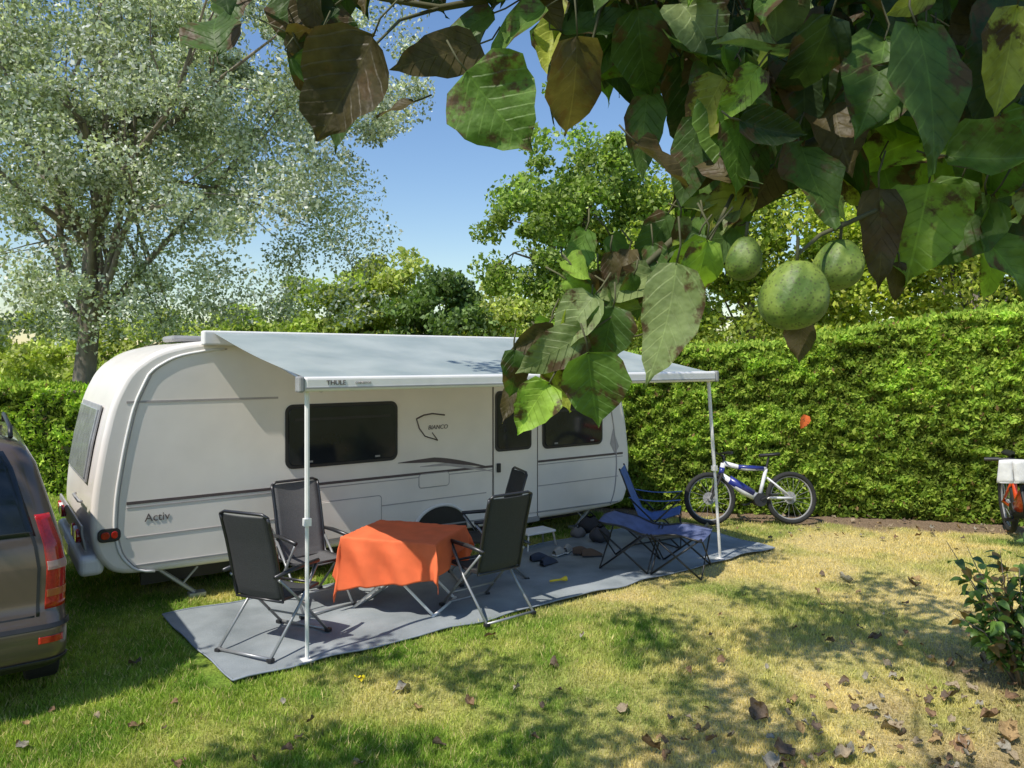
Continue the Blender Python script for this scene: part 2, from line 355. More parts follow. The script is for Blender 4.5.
for y in (.16,1.62):
    for k in range(3):
        m=MB(); m.cyl((rx(.74)-.085,y+.09+.17*k,.74),(1,0,0),.068,.05,20); m.build('rear_lamp',M_red if k!=1 else M_white2,car,bevel=.01)
plate('side_rear_lamp',rr(-1.13,.76,.2,.13,.05),0,-.02,M_black,.008)
plate('side_rear_lamp_lens',rr(-1.165,.76,.075,.07,.03),-.02,-.03,M_red,.006)
plate('side_rear_lamp_lens_b',rr(-1.085,.76,.055,.07,.025),-.02,-.03,M_red,.006)
m=MB(); m.box((rx(.55)-.03,1.15,.47),(.22,2.2,.2)); m.build('rear_bumper',M_white2,car,bevel=.06,seg=4)
m=MB(); m.box((rx(.55)-.145,1.15,.47),(.012,.5,.11)); m.build('number_plate',M_white,car)
m=MB(); m.tube([(rx(1.0)-.05,.3,1.06),(rx(1.0)-.07,.34,1.06),(rx(1.0)-.07,.8,1.06),(rx(1.0)-.05,.84,1.06)],.015,8); m.build('grab_handle',M_grey,car,smooth=True)
m=MB(); m.box((-.15,1.15,2.68),(.5,.5,.07)); m.box((2.4,1.2,2.7),(.7,.5,.1)); m.build('roof_hatches',M_grey,car,bevel=.03)
# ------------------------------------------------------------------ awning
aw=empty('awning',(O[0],O[1],0),ANG)
m=MB(); m.box((2.35,-.065,2.665),(5.3,.13,.15)); m.build('case',M_white2,aw,bevel=.02,seg=3)
M_fab,nt,N,L,b=newmat('awning_fabric')
tc=N.new('ShaderNodeTexCoord'); no=N.new('ShaderNodeTexNoise'); no.inputs['Scale'].default_value=1.6; no.inputs['Detail'].default_value=5; L.new(tc.outputs['Object'],no.inputs['Vector'])
cr=N.new('ShaderNodeValToRGB'); cr.color_ramp.elements[0].color=(.34,.41,.41,1); cr.color_ramp.elements[1].color=(.50,.56,.54,1); cr.color_ramp.elements[0].position=.35; cr.color_ramp.elements[1].position=.65
L.new(no.outputs['Fac'],cr.inputs[0]); L.new(cr.outputs[0],b.inputs['Base Color']); b.inputs['Roughness'].default_value=.6
t_=N.new('ShaderNodeBsdfTranslucent'); t_.inputs['Color'].default_value=(.5,.48,.45,1); ms=N.new('ShaderNodeMixShader'); ms.inputs[0].default_value=.25
L.new(b.outputs[0],ms.inputs[1]); L.new(t_.outputs[0],ms.inputs[2]); L.new(ms.outputs[0],N['Material Output'].inputs[0])
m=MB()
def fabfn(a,b_):
    t0=-.2+.19*b_; t1=4.93+.06*b_; t=t0+(t1-t0)*a; y=-.12-2.08*b_
    z=2.715-.42*b_-.018*math.sin(math.pi*b_)-.008*math.sin(a*40+b_*3)*math.sin(math.pi*b_)-.03*math.sin(math.pi*b_)*math.sin(math.pi*a)
    return (t,y,z)
m.grid(fabfn,80,20); m.build('fabric',M_fab,aw,smooth=True)
m=MB(); m.box((2.48,-2.24,2.245),(5.06,.09,.12)); m.build('lead_rail',M_white2,aw,bevel=.025,seg=3)
m=MB(); m.box((2.48,-2.288,2.215),(5.04,.006,.012)); m.build('rail_groove',M_grey,aw)
m=MB(); m.box((-.075,-2.24,2.245),(.05,.1,.13)); m.box((5.035,-2.24,2.245),(.05,.1,.13)); m.build('rail_end_caps',M_grey,aw,bevel=.015)
m=MB()
for t,tt in ((0.0,0.0),(5.19,4.97)):
    mid=(t+tt)/2
    m.tube([(t,-2.2,.01),(mid,-2.2,1.15)],.017,8); m.tube([(mid,-2.2,1.12),(tt,-2.2,2.2)],.021,8); m.box((t,-2.2,.012),(.09,.09,.022)); m.box((mid,-2.2,1.13),(.055,.055,.06))
m.build('support_legs',M_white2,aw)
m=MB()
for t in (.12,4.85): m.tube([(t,-.1,2.6),(t,-2.2,2.19)],.018,8)
m.build('tension_arms',M_alu,aw)
text('label','THULE',(.13,-2.288,2.238),.055,M_dec,aw); text('label','OMNISTOR',(.38,-2.288,2.243),.028,M_decl,aw)
# ------------------------------------------------------------------ rug
M_rug,nt,N,L,b=newmat('rug_weave')
tc=N.new('ShaderNodeTexCoord'); no=N.new('ShaderNodeTexNoise'); no.inputs['Scale'].default_value=1.8; no.inputs['Detail'].default_value=7; L.new(tc.outputs['Object'],no.inputs['Vector'])
vo=N.new('ShaderNodeTexNoise'); vo.inputs['Scale'].default_value=160; L.new(tc.outputs['Object'],vo.inputs['Vector'])
ad=N.new('ShaderNodeMath'); ad.operation='MULTIPLY_ADD'; ad.inputs[1].default_value=.4; L.new(vo.outputs['Fac'],ad.inputs[0]); L.new(no.outputs['Fac'],ad.inputs[2])
cr=N.new('ShaderNodeValToRGB'); cr.color_ramp.elements[0].color=(.15,.175,.185,1); cr.color_ramp.elements[1].color=(.33,.365,.38,1); cr.color_ramp.elements[0].position=.45; cr.color_ramp.elements[1].position=.9
L.new(ad.outputs[0],cr.inputs[0]); L.new(cr.outputs[0],b.inputs['Base Color']); b.inputs['Roughness'].default_value=.9
bp=N.new('ShaderNodeBump'); bp.inputs['Distance'].default_value=.004; L.new(vo.outputs['Fac'],bp.inputs['Height']); L.new(bp.outputs[0],b.inputs['Normal'])
rug=empty('rug',(O[0],O[1],0),ANG)
cs=[(-.60,-2.27),(6.2,-2.27),(6.15,-.33),(-.73,-.38)]
def rugfn(a,b_,dz=0):
    x=(cs[0][0]*(1-b_)+cs[3][0]*b_)*(1-a)+(cs[1][0]*(1-b_)+cs[2][0]*b_)*a; y=(cs[0][1]*(1-a)+cs[1][1]*a)*(1-b_)+(cs[3][1]*(1-a)+cs[2][1]*a)*b_
    y+=(.014*math.sin(a*30)+.012*math.sin(a*71))*(1-min(1,b_*6)); z=.018+.008*math.sin(x*7+y*3)+.007*math.sin(x*2.3-y*9)
    return (x,y,z+dz)
m=MB(); m.grid(rugfn,140,40); m.build('mat_sheet',M_rug,rug,smooth=True)
m=MB(); 
for (f) in (lambda s:(s,0),lambda s:(1,s),lambda s:(1-s,1),lambda s:(0,1-s)):
    m.tube([rugfn(*f(i/60),dz=.002) for i in range(61)],.008,5)
m.build('hem',mat('hem_grey',(.24,.27,.31),.9),rug,smooth=True)
# ------------------------------------------------------------------ van
van=empty('parked_van',(-3.12,5.2,0),ANG)
M_van=mat('van_paint',(.12,.09,.072),.28,metal=.35,coat=.7,var=.05,scale=3)
CR=.13
def vlev(z):
    zz=[.30,.36,.45,.60,.68,.74,1.0,1.15,1.45,1.70,1.82,1.88,1.91]
    y0=[.05,-.03,-.06,-.06,-.02,.0,.02,.04,.13,.22,.30,.42,.7]
    sx=[.06,.01,.0,.0,.01,.01,.0,.02,.10,.17,.23,.33,.55]
    y1=[4.6,4.72,4.78,4.78,4.74,4.7,4.45,4.0,3.3,2.75,2.5,2.3,2.0]
    i=lambda a:float(np.interp(z,zz,a)); return i(y0),i(sx),i(y1)
VW=1.9
def vring(z,off=0,n=6):
    y0,sx,y1=vlev(z); r_=CR; x0=-VW+sx-off; x1=-sx+off; y0-=off; y1+=off; pts=[]
    for cx,cy,a0 in [(x1-r_,y0+r_,-90),(x1-r_,y1-r_,0),(x0+r_,y1-r_,90),(x0+r_,y0+r_,180)]:
        for k in range(n+1):
            a=math.radians(a0+90*k/n); pts.append((cx+r_*math.cos(a),cy+r_*math.sin(a),z))
    return pts
zs=list(np.linspace(.30,.76,11))+list(np.linspace(.8,1.7,16))+[1.74,1.78,1.81,1.84,1.87,1.89,1.91]
m=MB(); V=[];nr=28
for z in zs: V+=vring(z)
Fs=[(i*nr+k,i*nr+(k+1)%nr,(i+1)*nr+(k+1)%nr,(i+1)*nr+k) for i in range(len(zs)-1) for k in range(nr)]
Fs+=[tuple(range(nr-1,-1,-1)),tuple((len(zs)-1)*nr+k for k in range(nr))]
m.add(V,Fs); m.build('body',M_van,van,auto=True)
def vsurf(s,z,off):
    y0,sx,y1=vlev(z); r_=CR
    if s<=0: return (-sx-r_+s, y0-off, z)
    if s<=1:
        a=math.radians(-90+90*s); return (-sx-r_+(r_+off)*math.cos(a), y0+r_+(r_+off)*math.sin(a), z)
    return (-sx+off,y0+r_+(s-1),z)
def vpatch(nm,ss,zz,off,mt,solid=.012,shear=None):
    m=MB()
    def fn(a,b_):
        z=zz[0]+(zz[1]-zz[0])*b_; s0,s1=ss; 
        if shear: s0+=shear[0]*b_; s1+=shear[1]*b_
        return vsurf(s0+(s1-s0)*a,z,off)
    m.grid(fn,30,16); return m.build(nm,mt,van,solid=solid,auto=True)
vpatch('rear_window_glass',(-1.6,-.02),(1.22,1.80),.003,M_glass,solid=.004,shear=(.06,-.0))
vpatch('tail_lamp',(.0,.85),(.72,1.36),.006,M_red,.008,shear=(.05,-.3))
vpatch('tail_lamp_clear',(.05,.75),(.98,1.04),.012,mat('clear_lens',(.42,.25,.23),.15,coat=.5),.006)
vpatch('tail_lamp_amber',(.05,.75),(.80,.85),.012,mat('amber',(.4,.10,.03),.2,coat=.5),.006)
vpatch('bumper_step',(-1.6,1.0),(.60,.63),.014,M_black,.012)
vpatch('bumper_lower',(-1.6,1.0),(.31,.38),.010,M_black,.012)
vpatch('reflector',(-.05,.5),(.50,.545),.008,M_red,.008)
vpatch('tailgate_gap',(-1.62,-.06),(.68,.69),.003,M_black,.004)
vpatch('tailgate_side_gap',(-.05,-.03),(.68,1.25),.003,M_black,.004)
vpatch('side_window_glass',(1.15,3.1),(1.18,1.66),.004,M_glass,.004)
vpatch('rear_plate',(-1.05,-.55),(.86,.97),.01,M_white2,.01)
for x in (-.12,-1.78):
    m=MB()
    for y in (.75,3.85): m.cyl((x,y,.33),(1,0,0),.33,.22,32)
    m.build('tyres',M_rub,van,bevel=.03)
m=MB()
for x in (-.32,-1.58): 
    m.tube([(x,.45,1.88),(x,.55,1.95),(x,2.0,1.96),(x,2.1,1.9)],.016,8)
m.build('roof_rails',M_black,van,smooth=True)
m=MB(); m.tube([(-.95,.35,.3),(-.95,-.12,.3),(-.95,-.16,.42)],.025,8); m.build('tow_hitch',M_black,van)
# ------------------------------------------------------------------ chairs
M_mesh=mat('chair_mesh',(.04,.042,.045),.8,var=.2,scale=120,bump=.3)
M_mesh2=mat('chair_mesh_grey',(.11,.11,.115),.8,var=.2,scale=120,bump=.3)
M_cf=mat('chair_frame',(.06,.06,.065),.35,metal=.6)
M_leg=mat('chair_leg_silver',(.33,.34,.35),.4,metal=.5)
def chair(x,y,fx,fy,fab,s=1.0):
    e=empty('folding_chair',(x,y,.016),math.atan2(-fx,fy),scale=s)
    hw=.25
    bp_=[(-.20,.44),(-.235,.58),(-.27,.74),(-.315,.92),(-.37,1.1),(-.385,1.15)]
    stt=[(.25,.455),(.1,.445),(-.05,.435),(-.20,.44)]
    m=MB(); full=stt[:-1]+bp_
    def fn(a,b_):
        i=b_*(len(full)-1); k=min(int(i),len(full)-2); f=i-k
        yy=full[k][0]*(1-f)+full[k+1][0]*f; zz=full[k][1]*(1-f)+full[k+1][1]*f
        xx=(a*2-1)*(hw-.012); sag=.03*(1-(a*2-1)**2)
        return (xx,yy-(sag if b_>.4 else 0),zz-(sag if b_<.4 else 0))
    m.grid(fn,10,48); m.build('mesh_panel',fab,e,smooth=True,solid=.006)
    m=MB()
    for sx in (-hw,hw):
        m.tube([(sx,p[0],p[1]) for p in full],.014,8)
        m.tube([(sx*1.1,-.33,.66),(sx*1.1,-.1,.675),(sx*1.1,.22,.67)],[.016,.022,.02],8)
    m.tube([(-hw,-.385,1.15),(-hw*.8,-.392,1.175),(hw*.8,-.392,1.175),(hw,-.385,1.15)],.014,8)
    m.tube([(-hw,.25,.455),(hw,.25,.455)],.013,8); m.tube([(-hw,-.2,.42),(hw,-.2,.42)],.012,8)
    for sx in (-.27,.27):m.tube([(sx,.20,.66),(sx,.05,.45)],.011,6)
    m.build('frame',M_cf,e,smooth=True)
    m=MB(); 
    for sx in (-.275,.275):
        m.tube([(sx,.20,.64),(sx,-.02,.36),(sx,-.38,.02)],.013,8)
        m.tube([(sx*.94,-.26,.62),(sx*.94,.02,.36),(sx*.94,.36,.02)],.013,8)
    m.tube([(-.275,-.38,.02),(.275,-.38,.02)],.013,8); m.tube([(-.26,.36,.02),(.26,.36,.02)],.013,8)
    m.tube([(-.26,.2,.17),(.26,.2,.17)],.01,8)
    m.build('legs',M_leg,e,smooth=True)
    m=MB()
    for sx in (-.275,.275):
        for yy in (-.38,.36): m.box((sx,yy,.012),(.05,.05,.03))
    m.build('feet',M_black,e,bevel=.006)
    return e
chair(-2.04,6.40,.40,.92,M_mesh)
chair(-2.0,7.40,.66,-.75,M_mesh2)
chair(-.25,7.20,-.62,.78,M_mesh)
chair(-.28,8.3,-.93,-.3,M_mesh)
# ------------------------------------------------------------------ table
tb=empty('camping_table',(-1.06,7.36,.016),math.radians(-17))
TW,TD,TH=.98,.80,.72
m=MB(); m.box((0,0,TH-.02),(TW,TD,.03)); m.build('top',M_alu,tb,bevel=.008)
m=MB()
for sy in (-.3,.3):
    m.tube([(-.42,sy,.01),(.36,sy,TH-.04)],.014,8); m.tube([(.42,sy*.9,.01),(-.36,sy*.9,TH-.04)],.014,8)
for sx in (-.42,.42): m.tube([(sx,-.3,.012),(sx,.3,.012)],.014,8)
m.build('legs',M_white2,tb,smooth=True)
M_or=mat('orange_cloth',(.78,.15,.05),.85,var=.12,scale=5,bump=.2)
cl=empty('tablecloth',(-1.06,7.36,.016),math.radians(-17))
def clothfn(a,b_):
    cxr=math.radians(10); x0=(a-.5)*1.66; y0=(b_-.5)*1.6; x=x0*math.cos(cxr)-y0*math.sin(cxr)-.09; y=x0*math.sin(cxr)+y0*math.cos(cxr)-.04
    hx,hy=TW/2+.004,TD/2+.004
    ex=max(0,abs(x)-hx); ey=max(0,abs(y)-hy); sx=1 if x>0 else -1; sy=1 if y>0 else -1
    cx=min(abs(x),hx)*sx; cy=min(abs(y),hy)*sy
    dd=math.hypot(ex,ey); drop=dd
    if dd>0:
        k=min(1,dd/.12)
        per=cx*17+cy*13+ (ex-ey)*7
        fold=.012*k+.034*k*math.sin(per)*min(1,dd/.25)+.02*dd
        nx=ex/(dd) ; nyy=ey/(dd)
        if ex>0 and ey>0: fold+=.05*min(1,min(ex,ey)/.15)*k
        cx+=sx*nx*fold; cy+=sy*nyy*fold
    z=TH+.004-drop*.98+.004*math.sin(x*9)*math.sin(y*11+1)+.0025*math.sin(x*31+y*9)
    return (cx,cy,z)
m=MB(); m.grid(clothfn,90,90); m.build('cloth',M_or,cl,smooth=True,solid=.004)
# ------------------------------------------------------------------ blue camp chair and lounger
M_blue=mat('blue_fabric',(.085,.15,.36),.85,var=.2,scale=9,bump=.2)
M_blue2=mat('indigo_fabric',(.10,.125,.24),.85,var=.2,scale=9,bump=.2)
def bluechair(x,y,ang):
    e=empty('camp_chair',(x,y,.012),ang)
    m=MB()
    def seat(a,b_):
        xx=(a-.5)*.56; s=1-(2*a-1)**2
        P=[(.28,.45),(.1,.38),(-.12,.34),(-.24,.40),(-.33,.6),(-.42,.82),(-.48,.98)]
        i=b_*6; k=min(int(i),5); f=i-k; return (xx*(1-.12*max(0,b_-.5)),P[k][0]*(1-f)+P[k+1][0]*f,P[k][1]*(1-f)+P[k+1][1]*f-.05*s*(1-b_))
    m.grid(seat,12,36)
    for sx in (-1,1):
        m.grid(lambda a,b_,sx=sx:(sx*(.29+.05*a),-.36+.66*b_,.64-.03*math.sin(math.pi*b_)),3,10)
    m.build('fabric',M_blue,e,smooth=True,solid=.006)
    m=MB()
    for sx in (-1,1):
        m.tube([(sx*.33,.3,.02),(sx*.28,-.33,.6)],.011,7); m.tube([(sx*.33,-.34,.02),(sx*.3,.28,.63)],.011,7)
        m.tube([(sx*.28,-.33,.6),(sx*.25,-.49,1.0)],.011,7)
    m.tube([(-.33,.3,.02),(.33,-.34,.02)],.009,7); m.tube([(.33,.3,.02),(-.33,-.34,.02)],.009,7)
    m.tube([(-.33,.3,.02),(.3,.28,.44)],.009,7); m.tube([(.33,.3,.02),(-.3,.28,.44)],.009,7)
    m.build('frame',M_black,e,smooth=True)
bluechair(1.95,9.85,math.radians(-105))
lo=empty('camp_lounger',(1.68,8.65,.012),math.radians(-24))
def lof(a,b_):
    xx=(a-.5)*1.25; yy=(b_-.5)*.72; s=(1-(2*b_-1)**2)
    z=.46-.09*s*math.sin(math.pi*min(1,a*1.05))+.16*max(0,.4-a)**1.2*2.2-.02*math.cos(a*6.28*2)*abs(2*b_-1)
    return (xx*(1-.05*abs(2*b_-1)),yy*(1-.15*math.sin(math.pi*a)*abs(2*b_-1)),z)
m=MB(); m.grid(lof,30,16); m.build('fabric',M_blue2,lo,smooth=True,solid=.006)
m=MB()
for yy in (-.34,.34):
    m.tube([lof(i/12,0 if yy<0 else 1) for i in range(13)],.012,7)
for a0,a1 in ((-.58,-.02),(.02,.58)):
    for yy in (-.33,.33):
        m.tube([(a0,yy,.015),(a1,yy,.46)],.011,7); m.tube([(a1,yy,.015),(a0,yy,.46)],.011,7)
    m.tube([(a0,-.33,.015),(a0,.33,.46)],.009,7); m.tube([(a0,.33,.015),(a0,-.33,.46)],.009,7)
    m.tube([(a1,-.33,.015),(a1,.33,.46)],.009,7); m.tube([(a1,.33,.015),(a1,-.33,.46)],.009,7)
m.build('frame',M_black,lo,smooth=True)
p=loc2w(3.72,-.42); st=empty('step_stool',(p[0],p[1],.012),ANG)
m=MB(); m.box((0,0,.21),(.46,.28,.03)); m.build('tread',M_white2,st,bevel=.01)
m=MB()
for sx in (-.2,.2):
    for sy in (-.11,.11): m.tube([(sx,sy,.2),(sx*1.15,sy*1.25,.0)],.014,7)
m.build('legs',M_alu,st)
for (x_,y_,s_,nm,col) in [(600,542,.15,'storage_bag',(.05,.05,.06)),(578,538,.11,'storage_bag',(.16,.15,.15)),(590,533,.17,'storage_bag',(.03,.03,.035))]:
    dd=F*C/(y_-HY); pt=px(x_,y_,dd); e=empty(nm,(pt[0],pt[1],.01),.4)
    m=MB(); m.grid(lambda a,b_:((.5+.5*math.sin(math.pi*b_))*s_*math.cos(a*6.283)*1.2*(1-.3*b_),(.5+.5*math.sin(math.pi*b_))*s_*math.sin(a*6.283)*(1-.3*b_),s_*1.3*b_+.01*math.sin(a*25)),24,8); m.build('bag',mat('bag_fabric',col,.8),e,smooth=True)
    m=MB(); m.tube([(-s_*.5,0,s_*1.25),(0,0,s_*1.7),(s_*.5,0,s_*1.25)],.01,6); m.build('strap',M_black,e,smooth=True)
for i,(x_,y_,rz,col) in enumerate([(560,556,.9,(.35,.33,.30)),(568,553,1.2,(.35,.33,.30)),(540,562,.5,(.04,.05,.08)),(549,566,.8,(.04,.05,.08)),(583,556,-.2,(.12,.08,.06)),(592,558,.1,(.12,.08,.06))]):
    pt=px(x_,y_,F*C/(y_-HY)); e=empty('shoe',(pt[0],pt[1],.030),rz)
    m=MB(); m.grid(lambda a,b_:(-.13+.26*b_,(.046*math.sin(math.pi*min(1,.15+b_*.8))**.5)*math.cos(a*math.pi),.008+(.085 if b_<.45 else .085-.09*(b_-.45))*math.sin(math.pi*min(1,.12+b_*.86))**.4*math.sin(a*math.pi)),12,14); m.build('upper',mat('shoe_upper',col,.8),e,smooth=True)
    m=MB(); m.box((0,0,.0),(.25,.085,.016)); m.build('sole',M_white2 if i<2 else M_black,e,bevel=.02)
M_yel=mat('yellow_plastic',(.75,.55,.02),.5)
pt=px(557,585,F*C/225); e=empty('toy_shovel',(pt[0],pt[1],.03),.3); m=MB(); m.tube([(-.08,0,.02),(.06,.02,.02)],.012,8); m.tube([(.06,.02,.02),(.12,.04,.02)],[.015,.03],8); m.build('piece',M_yel,e)
# ------------------------------------------------------------------ bicycle
def bike(name,loc,rz,fc,ac,lean=0,sc=1):
    e=empty(name,loc,rz); e.rotation_euler=(lean,0,rz); e.scale=(sc,)*3
    R=.325
    m=MB(); m.torus((-.57,0,R+.035),(0,1,0),R,.034,48,8); m.torus((.57,0,R+.035),(0,1,0),R,.034,48,8); m.build('tyres',M_rub,e,smooth=True)
    m=MB(); 
    for cx in (-.57,.57):
        m.torus((cx,0,R+.035),(0,1,0),R-.035,.011,48,6)
        for k in range(18):
            a=k*math.pi/9; sgn=.025 if k%2 else -.025
            m.tube([(cx+.02*math.cos(a+.8),sgn,R+.035+.02*math.sin(a+.8)),(cx+(R-.03)*math.cos(a),0,R+.035+(R-.03)*math.sin(a))],.0018,4)
        m.cyl((cx,0,R+.035),(0,1,0),.03,.09,14); m.cyl((cx,-.035,R+.035),(0,1,0),.085,.003,24)
    m.build('rims_spokes',M_grey,e)
    BB=(-.12,0,.36); ST=(-.24,0,.76); HT=(.36,0,.84); HB=(.40,0,.68); AX=(-.57,0,.36)
    m=MB(); m.tube([BB,ST],.026,10); m.tube([ST,(0.05,0,.76),HT],[.026,.03,.036],10); m.tube([BB,(.1,0,.46),HB],[.062,.055,.042],10); m.tube([HT,HB],.034,10)
    for sy in (-.05,.05):
        m.tube([(BB[0],sy*.6,BB[2]),(AX[0],sy,AX[2])],.017,8); m.tube([(ST[0],sy*.3,ST[2]-.12),(AX[0],sy,AX[2])],.014,8)
    m.build('frame',fc,e,smooth=True)
    m=MB(); m.tube([(-.03,0,.42),(.29,0,.615)],.064,10); m.tube([(-.20,0,.762),(.16,0,.785)],.034,10); m.tube([(.375,0,.78),(.40,0,.68)],.038,10); m.build('battery_accent',ac,e,smooth=True)
    m=MB()
    for sy in (-.06,.06): m.tube([(.40,sy,.70),(.57,sy,.36)],[.024,.018],8)
    m.tube([(.41,-.06,.69),(.41,.06,.69)],.022,8)
    m.tube([ST,(-.285,0,.92)],.016,8)
    m.tube([HT,(.345,0,.93),(.40,0,.96)],.02,8)
    m.tube([(.36,-.37,.98),(.40,-.15,.98),(.41,0,.96),(.40,.15,.98),(.36,.37,.98)],.014,8)
    m.tube([(.36,-.37,.98),(.375,-.24,.98)],.021,8); m.tube([(.36,.37,.98),(.375,.24,.98)],.021,8)
    m.cyl((-.12,0,.34),(0,1,0),.09,.12,20); m.cyl((-.12,-.065,.34),(0,1,0),.09,.006,30)
    m.tube([(-.12,-.08,.34),(.03,-.085,.27)],.012,6); m.tube([(-.12,.08,.34),(-.27,.085,.41)],.012,6); m.box((.03,-.13,.27),(.10,.10,.022)); m.box((-.27,.13,.41),(.10,.10,.022))
    m.build('fork_cockpit_drive',M_black,e,smooth=False)
    m=MB(); m.grid(lambda a,b_:(-.44+.29*b_,(.075*(1-b_)**1.3+.022)*math.cos(a*6.283)*math.sin(math.pi*min(1,.12+b_*1.2) if b_<.3 else math.pi/2),.94+.025*math.sin(a*6.283)+.02*(1-b_)),16,10); m.build('saddle',M_black,e,smooth=True)
    m=MB()
    m.tube([(-.57,-.042,.41),(-.12,-.066,.43)],.004,5); m.tube([(-.57,-.042,.32),(-.12,-.066,.25)],.004,5)
    m.build('chain',M_steel,e)
    return e
M_bw=mat('bike_white',(.68,.68,.70),.3,coat=.5); M_bb=mat('bike_blue',(.02,.03,.20),.3,coat=.5); M_br=mat('bike_red',(.65,.07,.015),.3,coat=.5)
bike('bicycle',(3.55,10.95,.0),math.radians(183),M_bw,M_bb,lean=math.radians(8),sc=1.08)
bk=bike('bicycle',(6.74,9.75,.02),math.radians(-112),M_br,M_br,lean=math.radians(4),sc=1.2)
m=MB(); m.grid(lambda a,b_:(.46+.05*math.cos(a*6.283)*(1.1-.3*b_),-.14+.13*math.sin(a*6.283)*(1.15-.3*b_)+.01*math.sin(a*30),.74+.24*b_),24,6); m.grid(lambda a,b_:(.46+.055*b_*math.cos(a*6.283),-.14+.15*b_*math.sin(a*6.283),.74),24,3); m.build('handlebar_bag',mat('pannier_grey',(.62,.62,.60),.8,bump=.4,scale=14),bk,smooth=True,solid=.008)
# ------------------------------------------------------------------ hedges
M_hedge=leafmat('hedge_foliage',trans=.25,rough=.7,spec=.12)
M_core=mat('hedge_core',(.02,.035,.008),.95)
def hedge(name,poly,hts,thick,dens,seed=0):
    e=empty(name); m=MB(); VV_=[];CC_=[]
    for (a,b_),(ha,hb) in zip(zip(poly[:-1],poly[1:]),zip(hts[:-1],hts[1:])):
        a=np.array(a,float);b_=np.array(b_,float);ab=b_-a;L_=np.linalg.norm(ab);ab/=L_; nrm=np.array([ab[1],-ab[0]])
        if nrm[1]>0: nrm=-nrm
        q=.2
        A=a-nrm*q;B=b_-nrm*q;A2=a-nrm*(thick-q);B2=b_-nrm*(thick-q)
        m.add([(A[0],A[1],0),(B[0],B[1],0),(B2[0],B2[1],0),(A2[0],A2[1],0),(A[0],A[1],ha-q),(B[0],B[1],hb-q),(B2[0],B2[1],hb-q),(A2[0],A2[1],ha-q)],[(0,1,5,4),(4,5,6,7),(1,2,6,5),(2,3,7,6),(3,0,4,7)])
        for kind,num in (('f',int(dens*L_*(ha+hb)/2)),('t',int(dens*.5*L_*thick))):
            s=rng.random(num)*L_; S0=s+a[0]; hh=ha+(hb-ha)*s/L_
            if kind=='f':
                z=rng.random(num)**.93*hh; Pn=np.c_[a+ab*s[:,None],z]
                an=fbm(np.c_[S0*1.3+z*.5+seed,z*2.4-S0*.3,np.full(num,seed+.5)],1.0)-.5; big=fbm(np.c_[S0,z,np.full(num,3.+seed)],.6)-.5; fine=vnoise(np.c_[S0,z*1.2,np.full(num,8.)],7.)-.5
                dep=an*.17+big*.2+fine*.15-rng.random(num)*.09-np.clip(z-(hh-.12),0,1)*1.0
                Pn[:,:2]+=nrm*dep[:,None]; axis=np.tile(np.r_[nrm*.7,.55],(num,1)); nn=np.tile(np.r_[nrm,.6],(num,1))
                br=np.clip(.9+an*1.2+big*1.1+fine*.9,.3,1.6)  # reuses the depth noise, so shade in hollows sits in the frond colour
                br*=.72+.42*z/hh  # brighter light toward the top put into the frond colour
            else:
                y=rng.random(num)*thick; Pn=np.c_[a+ab*s[:,None]-nrm*y[:,None],hh+(fbm(np.c_[S0*2,y*2,np.zeros(num)+seed],1.3)-.5)*.16-rng.random(num)*.06+(rng.random(num)<.06)*rng.random(num)*.1]
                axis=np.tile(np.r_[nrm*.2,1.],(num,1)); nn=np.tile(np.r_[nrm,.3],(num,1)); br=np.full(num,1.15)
            sz=.055+.06*rng.random(num)
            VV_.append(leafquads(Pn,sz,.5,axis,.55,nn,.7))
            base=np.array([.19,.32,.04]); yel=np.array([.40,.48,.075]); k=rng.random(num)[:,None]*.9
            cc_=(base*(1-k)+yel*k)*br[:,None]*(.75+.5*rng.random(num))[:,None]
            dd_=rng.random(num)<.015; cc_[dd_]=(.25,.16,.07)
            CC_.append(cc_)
    m.build('inner_core',M_core,e); npmesh('foliage',np.concatenate(VV_),4,M_hedge,e,np.concatenate(CC_))  # core is a plain dark green block behind the fronds
hedge('clipped_hedge',HEDGE,[2.42,2.70,3.2,3.9],1.2,4000)
hedge('clipped_hedge',[(-16,13.2),(-6.6,13.4)],[2.0,2.0],1.0,1500,seed=9)
